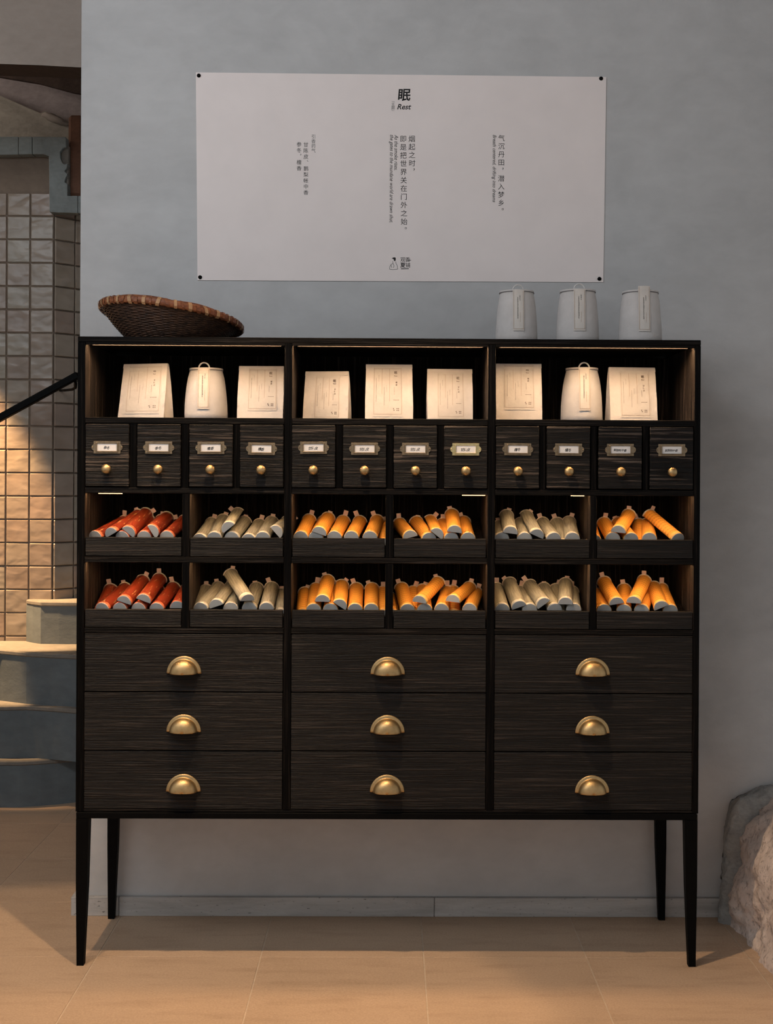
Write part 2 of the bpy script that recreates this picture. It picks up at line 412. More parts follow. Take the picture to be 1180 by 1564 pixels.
# slate stepped band above the tiles
tr = tag(empty('trim_1', W(75, 325, 1.95)), kind='structure')
o_ = tr.location
def slab(pts, Y=1.95, dep=0.05, name='slab'):
    b = bmesh.new(); q = [(x-o_.x, z-o_.z) for x, z in P2(pts, Y)]
    prism(b, q, 'y', 0, dep)
    bmesh.ops.bevel(b, geom=list(b.edges), offset=0.002, segments=1, affect='EDGES')
    return obj(name, b, SLATE, tr)
slab([(-80, 209), (28, 208.5), (28, 236), (-80, 238)])
for k in range(3): slab([(-191-110.5*k, 209), (-80.6-110.5*k, 209), (-80.6-110.5*k, 238), (-191-110.5*k, 238)])
slab([(28.5, 208.5), (49, 208.5), (49, 235.5), (28.5, 236)])
slab([(49.6, 208.5), (100.5, 209), (101, 225), (96, 226.5), (91.5, 232), (92, 241), (94.5, 248), (99, 251), (103, 249.5), (102, 257), (98, 261), (103, 266), (100, 272), (98.5, 278), (103, 281), (103, 299), (118.5, 299), (118.5, 325.5), (75.5, 324), (74.5, 238.5), (66, 235.5), (49.6, 235.5)])
slab([(119, 299), (160, 299), (160, 325.5), (119, 325.5)])
b = bmesh.new(); prism(b, [(x-o_.x, z-o_.z) for x, z in P2([(88, 225), (104, 222), (104, 300), (90, 300)], 1.965)], 'y', 0.02, 0.06)
obj('broken_bed', b, CARD if False else TREAD, tr)
bm = bmesh.new()
p0 = W(103, 299, 2.0); p1 = W(126, 175, 2.0)
box(bm, p0.x, p1.x, 2.0, 2.12, p0.z, p1.z, bev=0.012)
tag(obj('trim_2', bm, RUST), kind='structure')
# winding concrete steps
st = empty('staircase', (-1.5, 1.7, 0))
tag(st, 'winding blue-grey concrete staircase rising behind the left end of the wall', 'staircase')
def step(name, front, z0, z1, back=2.7):
    """front: list of (X, Y) from left to right"""
    b = bmesh.new(); n = len(front)
    q = [(x+1.5, y-1.7) for x, y in front]
    bk_ = [(q[-1][0], back-1.7)] + ([(x79+0.27+1.5, back-1.7), (x79+0.26+1.5, 0.55), (x79+1.52, 0.296), (q[0][0], 0.296)] if back > 2.05 and q[0][0] < -0.5 else [(q[0][0], back-1.7)])
    o1 = q + bk_
    prism(b, o1, 'z', z0, z1-0.018)
    s_ = obj(name, b, STEP, st)
    b = bmesh.new()
    o2 = [(x, y-0.005) for x, y in q] + bk_
    prism(b, o2, 'z', z1-0.018, z1)
    bmesh.ops.bevel(b, geom=[e for e in b.edges], offset=0.004, segments=1, affect='EDGES')
    obj('tread', b, TREAD, s_)  # warm lamp light on the step tops is put into this colour
def fy(px, py, z): 
    p = WZ(px, py, z); return (p.x, p.y)
step('step', [(-3.35, 1.68), (-2.6, 1.62), (-1.95, 1.60), fy(0, 1233, 0), fy(30, 1233, 0), fy(62, 1231, 0), fy(90, 1228.5, 0), fy(120, 1225, 0), (-1.0, 1.83), (-0.7, 2.0)], 0.0, 0.176)
step('step', [(-3.35, 1.86), (-2.6, 1.74), (-1.9, 1.66), fy(0, 1158, .176), fy(40, 1157, .176), fy(80, 1160, .176), fy(120, 1164, .176), (-1.0, 1.71), (-0.7, 1.8)], 0.176, 0.376)
step('step', [(-3.35, 1.97), (-2.6, 1.95), (-1.95, 1.84), fy(0, 1070, .376), fy(40, 1075, .376), fy(80, 1078, .376), fy(120, 1080, .376), (-1.0, 1.73), (-0.7, 1.8)], 0.376, 0.576, 2.0)
p4 = [W(40, 985, 1.985), W(50, 988, 1.94), W(62, 990, 1.905), W(90, 992, 1.90), W(124, 992, 1.90)]
step('step', [(p.x, p.y) for p in p4] + [(-0.95, 1.92), (-0.7, 2.0)], 0.576, 0.748, 2.3)
# handrail
hr = empty('handrail', W(60, 605, 1.72))
tag(hr, 'black metal handrail sloping up in front of the tiled stair wall', 'handrail')
h0 = hr.location.copy()
A = W(-90, 687.5, 1.66); B = W(120, 572.5, 1.75)
d_ = (B-A).normalized(); n_ = Vector((0, 1, 0)); u_ = d_.cross(n_).normalized()
bm = bmesh.new()
vs = []
for P in (A, B):
    for a, b in ((-1, -1), (1, -1), (1, 1), (-1, 1)): vs.append(bm.verts.new(P-h0+n_*(a*0.018)+u_*(b*0.0135)))
for q in ((0, 1, 2, 3), (7, 6, 5, 4), (0, 4, 5, 1), (1, 5, 6, 2), (2, 6, 7, 3), (3, 7, 4, 0)): bm.faces.new([vs[i] for i in q])
bmesh.ops.recalc_face_normals(bm, faces=bm.faces); bmesh.ops.bevel(bm, geom=list(bm.edges), offset=0.003, segments=1, affect='EDGES')
obj('rail', bm, BLACKM, hr)
bm = bmesh.new()
tube(bm, [W(113, 577, 1.75)-h0, W(116, 586, 1.76)-h0, W(115.5, 592, 1.78)-h0, W(110, 595, 1.82)-h0, W(100, 596, 1.9)-h0, W(89, 596.5, 2.06)-h0], 0.0055, 8)
obj('bracket', bm, BLACKM, hr)

# rough stone at the right edge -------------------------------------------
def lump(n, fn):
    b = bmesh.new(); bmesh.ops.create_icosphere(b, subdivisions=n, radius=1)
    for v in b.verts: v.co = fn(v.co.normalized())
    return b
rk = empty('rock', (1.05, 0.2, 0))
tag(rk, 'rough pinkish stone block jutting from the wall foot at right edge', 'stone')
def rockf(n):
    e = 5.0
    k = (abs(n.x)**e+abs(n.y)**e+abs(n.z)**e)**(-1/e)
    p = Vector((n.x*k*0.40, n.y*k*0.335, n.z*k*0.30))
    nn = noise.fractal(p*7+Vector((3, 1, 2)), 0.75, 2.2, 7)*0.042 + noise.noise(p*3.5)*0.026
    p *= 1+nn/max(0.2, p.length)*0.9
    zz = p.z+0.095
    p.x += 0.33-0.010 + max(0, zz)*0.16 - 0.03*min(0, p.y)
    return Vector((p.x, min(p.y-0.05, YW-0.2-0.0005), max(zz, -0.012)))
obj('stone_face', lump(6, rockf), STONE, rk, smooth=True)
def mortf(n):
    k = (abs(n.x)**4+abs(n.y)**4+abs(n.z)**4)**(-1/4)
    p = Vector((n.x*k*0.125, n.y*k*0.055, n.z*k*0.25))
    nn = noise.fractal(p*9+Vector((7, 2, 5)), 0.8, 2.1, 5)*0.055 + noise.noise(p*6)*0.03
    p *= 1+nn/max(0.08, p.length)*0.5
    zz = p.z+0.125
    return Vector((p.x+0.015+zz*0.10, min(p.y+0.17, YW-0.2-0.0005), max(zz, -0.012)))
obj('mortar_collar', lump(6, mortf), MORTAR, rk, smooth=True)

# ------------------------------------------------------------------ the cabinet
cab = empty('apothecary_cabinet', (0, 0.19, 0))
tag(cab, 'long dark oak apothecary cabinet on slim black legs against the grey wall', 'cabinet')
CO = cab.location
def inner(o):  # side faces in a paler oak: strip-light glow put into the colour
    o.data.materials.append(WZ_)
    for p in o.data.polygons:
        if abs(p.normal.x) > 0.9: p.material_index = 1
    return o
def part(name, x0, x1, y0, y1, z0, z1, mat, bev=0.0012, parent=None):
    cx, cy, cz = (x0+x1)/2, (y0+y1)/2, (z0+z1)/2
    hx, hy, hz = (x1-x0)/2, (y1-y0)/2, (z1-z0)/2
    return obj(name, bx(-hx, hx, -hy, hy, -hz, hz, bev=bev), mat, parent or cab, Vector((cx, cy, cz))-(CO if not parent else Vector((0, 0, 0))))
DEP = 0.372
xL0, xL1 = -0.8, X0(129.2); xA0, xA1 = X0(433.5), X0(445); xB0, xB1 = X0(744), X0(755.5); xR0, xR1 = X0(1059.3), 0.8
zT, zT0 = Z0(516.5), Z0(528.5)
zS1, zS1b = Z0(639.5), Z0(649)
zS2, zS2b = Z0(746.5), Z0(755.5)
zl1, zl1b = Z0(822.5), Z0(851)
zS3, zS3b = Z0(852), Z0(861)
zl2, zl2b = Z0(932.5), Z0(959.5)
zS4, zS4b = Z0(960.5), Z0(968.5)
zB, zBb = Z0(1237.5), Z0(1241.5)
zF = Z0(1251)
inner(part('side_panel', xL0, xL1, 0, DEP, zBb, zT0+0.0058, WFR)); inner(part('side_panel', xR0, xR1, 0, DEP, zBb, zT0+0.0058, WFR))
inner(part('divider', xA0, xA1, 0, 0.29, zB, zT0+0.0058, WFR)); inner(part('divider', xB0, xB1, 0, 0.29, zB, zT0+0.0058, WFR))
part('top_panel', xL0, xR1, 0, DEP, zT0+0.006, zT, WFX)
part('bottom_panel', xL1, xR0, 0.001, DEP, zBb, zB, WFX)
part('back_panel', xL1, xR0, 0.29, 0.302, zB, zT0, WBK)
bays = [(xL1, xA0), (xA1, xB0), (xB1, xR0)]
small = [[(131, 197), (209.5, 276), (288.5, 356), (367, 432)], [(445.5, 512), (523.5, 589.5), (601, 667), (678.5, 743)], [(757, 823), (834, 901), (912, 981), (991.5, 1058)]]
binx = [[(129.5, 278, 289.5, 433)], [(445.5, 588.5, 600.5, 743)], [(756, 901, 911, 1059)]]
for b, (x0, x1) in enumerate(bays):
    # boards with a front rail that hides the light strip
    for z1_, z0_ in ((zS1, zS1b), (zS2, zS2b), (zS3, zS3b), (zS4, zS4b)):
        part('shelf_board', x0, x1, 0.014, 0.29, z1_-0.007, z1_, WY, 0.0006)
        part('shelf_rail', x0, x1, 0.0005, 0.0138, z0_, z1_, WFX)
    part('top_rail', x0, x1, 0.0005, 0.0138, zT0, zT0+0.0058, WFX, 0.0006)
    d = small[b]
    for k in range(3):
        part('upright', X0(d[k][1]+0.8, 700), X0(d[k+1][0]-0.8, 700), 0.002, 0.29, zS2, zS1b, WFR)
    q = binx[b][0]
    for za, zb_ in ((zS2b, zS3), (zS3b, zS4)):
        inner(part('upright', X0(q[1]), X0(q[2]), 0.0008, 0.289, zb_, za, WFR))
# light strips under the boards
LX = 0.0142
def strip(x0, x1, z, mat):
    b = bmesh.new(); box(b, x0, x1, LX, LX+0.014, z+0.0005, z+0.0017)
    o = obj('light_strip', b, [ALU, mat], cab, -CO)
    for p in o.data.polygons:
        if p.normal.z < -0.5: p.material_index = 1
    return o
for x0, x1 in bays:
    obj('light_lens', bx(x0+0.012, x1-0.012, 0.029, 0.042, zT0+0.0008, zT0+0.0056), LED4, cab, -CO)
    strip(x0+0.012, x1-0.012, zT0+0.0042, LED)
binr = []
for b in range(3):
    q = binx[b][0]
    for a, c in ((q[0], q[1]), (q[2], q[3])):
        xa, xc = X0(a), X0(c); binr.append((xa, xc))
for xa, xc in binr:
    for z in (zS2b, zS3b): strip(xa+0.01, xc-0.01, z+0.004, LED2)
for a, c, y in ((148, 184, 752.6), (706, 741, 756), (873, 893, 756.5)):   # three places where the strip sags into view
    xa, xc = X0(a), X0(c); z = zS2b
    b = bmesh.new(); box(b, xa, xc, 0.0145, 0.019, z-0.0014, z+0.0012)
    obj('light_strip', b, LED3, cab, -CO)
# small drawers --------------------------------------------------------
sw, sh = 66.3*S, Z0(650)-Z0(745)
sd = obj('small_drawer', bx(-sw/2, sw/2, 0, 0.018, -sh/2, sh/2, bev=0.0016), WSD, cab)
lh = obj('label_holder', bmesh.new(), BRASSD, sd, (0, 0, 0)); 
bm = bmesh.new()
hw, hh = 20.5*S, 9.3*S                       # outer half size of the holder plate
iw, ih = 15.2*S, 5.6*S
for (a, b_, c, d_) in ((-hw, hw, ih, hh), (-hw, hw, -hh, -ih), (-hw, -iw, -ih, ih), (iw, hw, -ih, ih)):
    box(bm, a, b_, -0.0025, 0.0, c, d_, bev=0.0005)
for (a, b_, c, d_) in ((-iw-0.003, iw+0.003, -ih-0.003, -ih+0.0005), (-iw-0.003, -iw+0.0004, -ih, ih+0.003), (iw-0.0004, iw+0.003, -ih, ih+0.003)):
    box(bm, a, b_, -0.0052, -0.002, c, d_, bev=0.0008)
for sx in (-1, 1):                            # rounded ears with a screw
    pts = [(sx*(hw-0.001), 0.009)] + [(sx*(hw-0.001+0.0062*math.cos(t)), 0.0075*math.sin(t)) for t in [math.radians(a) for a in range(70, -71, -20)]] + [(sx*(hw-0.001), -0.009)]
    prism(bm, pts, 'y', -0.0022, 0.0)
    n_ = len(bm.verts); bmesh.ops.create_uvsphere(bm, u_segments=8, v_segments=5, radius=0.0018, matrix=Matrix.Translation((sx*(hw+0.0025), -0.0024, 0)))
bm.to_mesh(lh.data); lh.data.materials.clear(); lh.data.materials.append(BRASSD); bm.free()
lh.location = (0, -0.0002, 11.8*S)
card0 = bx(-iw, iw, -0.0012, -0.0004, -ih, ih)
kb = bmesh.new()
prof = [(0.0001, -0.0215), (0.004, -0.0212), (0.0080, -0.0196), (0.0110, -0.0165), (0.0124, -0.0125), (0.0118, -0.0085), (0.009, -0.006), (0.0055, -0.005), (0.0048, -0.0025), (0.0075, -0.0015), (0.0075, 0)]
lathe(kb, [(r, z) for r, z in prof], 24)
bmesh.ops.rotate(kb, verts=kb.verts, cent=(0, 0, 0), matrix=Matrix.Rotation(math.radians(-90), 3, 'X'))
kn = obj('knob', kb, BRASS, sd, (0, 0, -21.3*S), True)
# the lathe's z axis now runs along y: make sure it points to the viewer
if sum(v.co.y for v in kn.data.vertices) > 0:
    for v in kn.data.vertices: v.co.y = -v.co.y
    kn.data.flip_normals()
words = ['参冬', '参冬', '檀香', '檀香', '甘陈皮', '甘陈皮', '甘陈皮', '甘陈皮', '檀冬', '檀冬', '鹅梨帐中香', '鹅梨帐中香']
lift = [0, 0, 0, -1.5, 1.8, 0, 0, 0, 0.8, 0.8, 0.8, 0.8]
flat = [d for row in small for d in row]
drawers = []
for i in range(12): drawers.append(sd if i == 0 else copy_tree(sd, cab))
for i, (a, c) in enumerate(flat):
    o = drawers[i]
    cx = (a+c)/2; sl = (cx-590)*0.0045
    o.location = Vector((X0(cx, 700), -0.0035, (Z0(650)+Z0(745))/2)) - CO
    for ch in o.children:
        if ch.name.startswith('label_holder'):
            ch.location.z += lift[i]*S*0.6; hz = ch.location.z
            ch.rotation_euler.y = rng.uniform(-0.01, 0.01)
            if i == 7:
                ch.data = ch.data.copy(); ch.data.materials[0] = BRASSB; ch['label'] = 'bright yellow brass label holder'
    b = bx(-iw, iw, -0.0012, -0.0004, -ih, ih)
    n = len(words[i]); cs = 0.0088 if n < 5 else 0.0072
    for k, ch in enumerate(words[i]):
        write(b, ch, Vector(((k-(n-1)/2)*cs*0.92+rng.uniform(-.0004, .0004)-0.001, -0.0014, -0.001+rng.uniform(-.0006, .0006))), Vector((1, 0, 0.05)), Vector((0.12, 0, 1)), cs, 1, 0.1, 0.012, 'char')
    obj('label_card', b, [CARD, INK], o, (0, 0, hz))
# bins ---------------------------------------------------------------------
def tray_z(row, y): return (zl1 if row == 0 else zl2) - 0.024 + math.tan(math.radians(15.5))*max(0, y-0.03)
for xa, xc in binr:
    for row, (zt_, zb_) in enumerate(((zl1, zl1b), (zl2, zl2b))):
        g = 0.9*S
        part('bin_front', xa+g, xc-g, 0.0005, 0.016, zb_, zt_, WX)
        b = bmesh.new(); z0, z1 = tray_z(row, 0.017), tray_z(row, 0.285)
        hx = (xc-xa)/2-0.002
        vs = [b.verts.new(p) for p in ((-hx, 0.017, z0), (hx, 0.017, z0), (hx, 0.285, z1), (-hx, 0.285, z1), (-hx, 0.017, z0-0.006), (hx, 0.017, z0-0.006), (hx, 0.285, z1-0.006), (-hx, 0.285, z1-0.006))]
        for q in ((0, 1, 2, 3), (7, 6, 5, 4), (0, 4, 5, 1), (1, 5, 6, 2), (2, 6, 7, 3), (3, 7, 4, 0)): b.faces.new([vs[i] for i in q])
        bmesh.ops.recalc_face_normals(b, faces=b.faces)
        obj('tray_bottom', b, WBK, cab, Vector(((xa+xc)/2, 0, 0))-CO)
# large drawers and cup pulls ------------------------------------------------
def pull_mesh():
    b = bmesh.new(); a, dp, fl_ = 21.5*S, 0.027, 26.3*S
    # ring profile from the rim of the plate to the nose of the dome
    prof = [(fl_, 0.0), (fl_, -0.0022), (fl_-0.0015, -0.0034), (a+0.0032, -0.0036), (a+0.0012, -0.0042)]
    for k in range(0, 15):
        t = k/14*math.pi/2
        prof.append((a*math.cos(t)**0.8 if k < 14 else 0.0, -0.0045-dp*math.sin(t)**0.9))
    n = 36; rings = []
    for r, y in prof:
        rings.append([b.verts.new((r*math.cos(i/n*math.pi), y, r*math.sin(i/n*math.pi)*1.0)) for i in range(n+1)] if r > 1e-6 else [b.verts.new((0, y, 0))])
    for A_, B_ in zip(rings, rings[1:]):
        for i in range(n):
            if len(B_) == 1: b.faces.new((A_[i], A_[i+1], B_[0]))
            else: b.faces.new((A_[i], A_[i+1], B_[i+1], B_[i]))
    bmesh.ops.recalc_face_normals(b, faces=b.faces)
    # thickness of the sheet
    r = bmesh.ops.solidify(b, geom=list(b.faces), thickness=0.0014)
    for f_ in b.faces: f_.smooth = True
    return b
big = [(969.5, 1057.5), (1059, 1147), (1148.5, 1236.8)]
pull_c = [282, 593, 906]
pull_y = [1029.5, 1118.5, 1209.5]
pm = None
for b, (x0, x1) in enumerate(bays):
    for r, (ya, yb) in enumerate(big):
        g = 0.7*S
        sk = -0.0012 if (b == 0 and r == 1) else 0
        dr = part('drawer', x0+g, x1-g, 0.001+sk, 0.02, Z0(yb), Z0(ya), WX)
        cx = (x0+x1)/2; cz = (Z0(ya)+Z0(yb))/2
        loc = (X0(pull_c[b])-cx, -0.0095-sk*0, Z0(pull_y[r])-cz)
        if pm is None: o = obj('cup_pull', pull_mesh(), BRASS, dr, loc); pm = o.data
        else: o = obj('cup_pull', pm, BRASS, dr, loc)
# base frame and legs ---------------------------------------------------------
xf0, xf1 = W(116, 1246, -0.004).x, W(1065, 1248, -0.004).x
b = bmesh.new()
zf1, zf0 = zBb-0.0004, zF
box(b, xf0, xf1, -0.004, 0.02, zf0, zf1, 0.001); box(b, xf0, xf1, 0.345, 0.369, zf0, zf1, 0.001)
box(b, xf0, xf0+0.024, 0.02, 0.345, zf0, zf1, 0.001); box(b, xf1-0.024, xf1, 0.02, 0.345, zf0, zf1, 0.001)
obj('base_frame', b, BLACKM, cab, -CO)
def leg(xo, sgn, y0, y1):
    """xo outer edge at top; tapers inwards mostly on the inner side"""
    b = bmesh.new()
    def ring(x0, x1, ya, yb, z): return [b.verts.new(p) for p in ((x0, ya, z), (x1, ya, z), (x1, yb, z), (x0, yb, z))]
    wt, wb_ = 0.033, 0.018
    xs = []
    for z, w_, out in ((zf0, wt, 0.0), (zf0*0.55, 0.029, 0.0), (0.0, wb_, 0.002)):
        a = xo+sgn*out; c = xo+sgn*(out+w_); xs.append(ring(min(a, c), max(a, c), y0+(wt-w_)*0.25, y1-(wt-w_)*0.25, z))
    for A_, B_ in zip(xs, xs[1:]):
        for i in range(4): b.faces.new((A_[i], B_[i], B_[(i+1) % 4], A_[(i+1) % 4]))
    b.faces.new(xs[0]); b.faces.new(xs[-1][::-1])
    bmesh.ops.recalc_face_normals(b, faces=b.faces)
    obj('leg', b, BLACKM, cab, -CO)
leg(xf0, 1, -0.004, 0.024); leg(xf1, -1, -0.004, 0.024)
leg(xf0+0.004, 1, 0.343, 0.369); leg(xf1-0.004, -1, 0.343, 0.369)

# ------------------------------------------------------------------ poster
YP = YW-0.003
pc = [W(299, 110.5, YP), W(925.5, 117.5, YP), W(921, 431, YP), W(301.5, 428, YP)]
po = empty('poster', (pc[0]+pc[2])/2)
tag(po, 'large pale grey card poster with Chinese and English lettering pinned to wall', 'poster')
p_o = po.location
b = bmesh.new()
fr = [b.verts.new(p-p_o) for p in pc]; bk = [b.verts.new(p-p_o+Vector((0, 0.0026, 0))) for p in pc]
b.faces.new(fr[::-1]); b.faces.new(bk)
for i in range(4): b.faces.new((fr[i], fr[(i+1) % 4], bk[(i+1) % 4], bk[i]))
bmesh.ops.recalc_face_normals(b, faces=b.faces)
obj('card', b, POST, po)
K = (YP+3.28)/F                                  # metres per pixel on the poster
EX, EZ = Vector((1, 0, 0)), Vector((0, 0, 1))
def at(px, py): return W(px, py, YP-0.0004)-p_o
b = bmesh.new()
def done(name):
    global b
    obj(name, b, [INK, GINK], po); b = bmesh.new()
def col(s, x, y0, y1, size, mi=0, bold=0.0, dx=0.0):
    n = len(s)
    for i, ch in enumerate(s):
        t = i/max(1, n-1); write(b, ch, at(x+dx*t + (2.5 if ch in '，。、' else 0), y0+(y1-y0)*t - (2.5 if ch in '，。、' else 0)), EX, EZ, size*K*1.08, mi, 0.0, bold, True if ch in '，。、' else 'char')
write(b, '眠', at(617, 145), EX, EZ, 20*K, 0, 0.08, 0.022)
write(b, 'Rest', at(617, 163), EX, EZ, 11.5*K, 0, 0.28, 0.018)
done('title_lettering')
col('﹁主题﹂', 600, 154, 170, 5.4, 1)
done('small_lettering')
col('烟起之时，', 628.5, 212, 261.5, 9.9, 0, 0.0, 1.0)
col('即是把世界关在门外之始。', 615.5, 212, 351, 9.9, 0, 0.0, 1.5)
done('verse_lettering')
col('气沉丹田，潜入梦乡。', 765.5, 211, 322, 9.6, 0, 0.0, -0.6)
done('verse_lettering')
col('引香药气', 478.5, 208.5, 230, 6.3, 1)
col('甘陈皮、鹅梨帐中香', 467, 221, 294, 7.2, 0, 0.0)
col('参冬，檀香', 456.5, 220.5, 257, 7.2, 0, 0.0)
done('verse_lettering')
def down(s, x, ya, yb, hpx, mi=0):
    vs, fs, (a_, b_, c_, d_) = glyph(s, 0.32, 0.004)
    L_ = (b_-a_); size = hpx*K*1.45
    k = abs(yb-ya)*K/L_/size                     # stretch to the measured run
    write(b, s, at(x, (ya+yb)/2), Vector((0, 0, -1))*k, Vector((1, 0, 0)), size, mi, 0.32, 0.004)
down('As the smoke rises,', 604.5, 206, 260, 5.6)
down('the gates to the mundane world are drawn shut.', 597, 206, 340, 5.6)
done('translation_lettering')
down('Breath centered, drifting into dreams', 754, 206, 309, 5.2)
done('translation_lettering')
write(b, '观', at(615, 396.5), EX, EZ, 8.0*K, 0); write(b, '夏', at(615, 405), EX, EZ, 8.5*K, 0, 0, 0.01)
write(b, '香', at(622.5, 396.5), EX, EZ, 8.0*K, 0); write(b, '铺', at(622.5, 405), EX, EZ, 8.0*K, 0)
def stroke(p, q, w_, mi=0):
    A_, B_ = at(*p), at(*q); t = (B_-A_).normalized(); n_ = Vector((-t.z, 0, t.x))*w_*K/2
    b.faces.new([b.verts.new(v) for v in (A_-n_, B_-n_, B_+n_, A_+n_)]).material_index = mi
stroke((612, 410.6), (624, 410.3), 1.1)
stroke((622, 397.6), (627.5, 397.3), 0.8)
# emblem: a small robed figure, black hair and thin outline
for q in ([(598, 394.5), (601, 393), (603.8, 393.2), (604.2, 395.5), (603.6, 398.6), (601.6, 398.9), (601, 396.2)],):
    b.faces.new([b.verts.new(at(*p)) for p in q]).material_index = 0
for pl in ([(599.5, 399), (600, 402), (597, 404), (595, 407.5), (594.6, 411)], [(604, 399.5), (604.6, 402.5), (606.4, 405.5), (607, 411)], [(594.6, 411.2), (600, 411.8), (607, 411)], [(600, 402.5), (601.5, 406), (600.5, 409)], [(597, 405), (598, 409)]):
    for p, q in zip(pl, pl[1:]): stroke(p, q, 0.7, 1)
obj('emblem', b, [INK, GINK], po)
for px, py in ((303.5, 115.5), (917.5, 120), (915, 426), (305.5, 423.5)):
    bm = bmesh.new()
    lathe(bm, [(0.0058, 0), (0.0058, 0.0014), (0.0045, 0.0026), (0.0002, 0.0032)], 16)
    bmesh.ops.rotate(bm, verts=bm.verts, cent=(0, 0, 0), matrix=Matrix.Rotation(math.radians(90), 3, 'X'))
    obj('pin', bm, BLACKM, po, W(px, py, YP-0.0002)-p_o, True)

# ------------------------------------------------------------------ paper bags
def bag(name, x, y, z, w0, w1, h, dep, rot, label, group, tilt=0.0, flap=0.011, lab=(-0.6, 0.62, 0.07, 0.96), seed=0):
    root = empty(name, (x, y, z)); root.rotation_euler.z = rot
    tag(root, label, 'bag', group)
    rg = random.Random(seed); o3 = Vector((seed*3.1, 1.7, 0.3))
    def Fp(s, v, off=0.0):                       # point of the front face; s in -1..1, v in 0..1
        hw_ = (w0+(w1-w0)*v)/2
        wr = noise.noise(Vector((s*2.2, v*3.0, 0))+o3)*0.0022 + noise.noise(Vector((s*5, v*7, 4))+o3)*0.0008
        yy = -dep/2*max(0.0, 1-v)**0.85 - 0.004 + wr*min(1, (1-v)*6)
        return Vector((s*hw_*(1+0.012*math.sin(v*3.1)+0.01*noise.noise(Vector((s, v*4, 2))+o3)) + tilt*v, yy-off, v*h + tilt*0.25*s*v))
    def Bp(s, v):
        p = Fp(s, v); p.y = dep/2*max(0.0, 1-v)**0.85 + 0.004; return p
    b = bmesh.new()
    sheet(b, lambda u, v: Fp(u*2-1, v), 14, 16); sheet(b, lambda u, v: Bp(1-u*2, v), 6, 8)
    for sx in (-1, 1):
        def G(u, v):
            a_, c_ = Fp(sx, v), Bp(sx, v); p = a_.lerp(c_, u); p.x -= sx*0.016*math.sin(math.pi*u)*(0.15+0.85*v); return p
        sheet(b, G, 4, 12)
    sheet(b, lambda u, v: Fp(u*2-1, 0).lerp(Bp(u*2-1, 0), v)+Vector((0, 0, 0.0003)), 4, 2)
    sheet(b, lambda u, v: Fp(u*2-1, 1).lerp(Bp(u*2-1, 1), v), 6, 1)
    bmesh.ops.remove_doubles(b, verts=b.verts, dist=0.0004)
    bmesh.ops.recalc_face_normals(b, faces=b.faces)
    obj('body', b, PAPER, root, smooth=True)
    b = bmesh.new(); v0 = 1-flap/h
    sheet(b, lambda u, v: Fp((u*2-1)*1.012, v0+(1.004-v0)*v, 0.0016+0.0006*noise.noise(Vector((u*4, 0, 0))+o3)), 12, 2)
    r_ = bmesh.ops.extrude_face_region(b, geom=list(b.faces))
    for v in [e for e in r_['geom'] if isinstance(e, bmesh.types.BMVert)]: v.co.y += 0.0014
    bmesh.ops.recalc_face_normals(b, faces=b.faces)
    obj('top_fold', b, PAPER, root)
    s0, s1, v0, v1 = lab
    b = bmesh.new()
    LP = lambda a_, t, o_=0.0012: Fp(s0+(s1-s0)*a_, v0+(v1-v0)*t, (0.0024 if v0+(v1-v0)*t > 1-flap/h-0.01 else 0) + o_)
    sheet(b, lambda u, v: LP(u, v), 8, 14, 0)
    r_ = bmesh.ops.extrude_face_region(b, geom=list(b.faces))
    for v in [e for e in r_['geom'] if isinstance(e, bmesh.types.BMVert)]: v.co.y += 0.0006
    def q(a0, t0_, a1, t1_, mi=1, n=1):
        for i in range(n):
            f0, f1 = i/n, (i+1)/n
            if abs(t1_-t0_) > abs(a1-a0): c_ = [(a0, t0_+(t1_-t0_)*f0), (a1, t0_+(t1_-t0_)*f0), (a1, t0_+(t1_-t0_)*f1), (a0, t0_+(t1_-t0_)*f1)]
            else: c_ = [(a0+(a1-a0)*f0, t0_), (a0+(a1-a0)*f1, t0_), (a0+(a1-a0)*f1, t1_), (a0+(a1-a0)*f0, t1_)]
            b.faces.new([b.verts.new(LP(x_, y_, 0.0019)) for x_, y_ in c_]).material_index = mi
    W_, H_ = (s1-s0)/2*(w0+w1)/2, (v1-v0)*h
    lx, lz = 0.0007/W_, 0.0007/H_
    q(.03, .05, .03+lx, .97, 1, 12); q(.96, .05, .96+lx, .97, 1, 12); q(.03, .05, .96, .05+lz, 1, 8); q(.03, .95, .96, .95+lz, 1, 8)
    q(.30, .45, .30+lx, .95, 1, 8); q(.56, .30, .56+lx, .95, 1, 8)
    def dots(a_, ta, tb, sz=0.0014, sp=0.0031):
        t = ta
        while t > tb:
            j = rg.uniform(.6, 1.1); q(a_, t, a_+sz*j/W_, t-sz/H_, 2); t -= sp/H_
    dots(.10, .76, .30); dots(.19, .82, .70, .0011); dots(.37, .58, .22); dots(.46, .62, .50, .0011)
    dots(.72, .58, .44, .0011, .002)
    for k in range(4): q(.70+.05*k, .335, .735+.05*k, .335-0.0012/H_, 2)
    for a_, t in ((.68, .17), (.70, .14), (.80, .17), (.85, .17), (.80, .135), (.85, .135)): q(a_, t, a_+0.0024/W_, t-0.0024/H_, 2)
    def wr(ch, a_, t, size):
        c_ = LP(a_, t, 0.002); ex = (LP(a_+.02, t, .002)-c_).normalized(); ez = (LP(a_, t+.02, .002)-c_).normalized()
        write(b, ch, c_, ex, ez, size, 2, 0, 0.012, 'char')
    wr('眠', .78, .875, 0.0085); wr('Rest', .78, .81, 0.0045)
    for k, ch in enumerate('甘陈皮' if seed % 2 else '檀香'): wr(ch, .80, .68-.05*k, 0.0050)
    obj('label', b, [LABELP, BINK, BINK2], root)
    return root
BG = 'white paper bags in the top compartments'
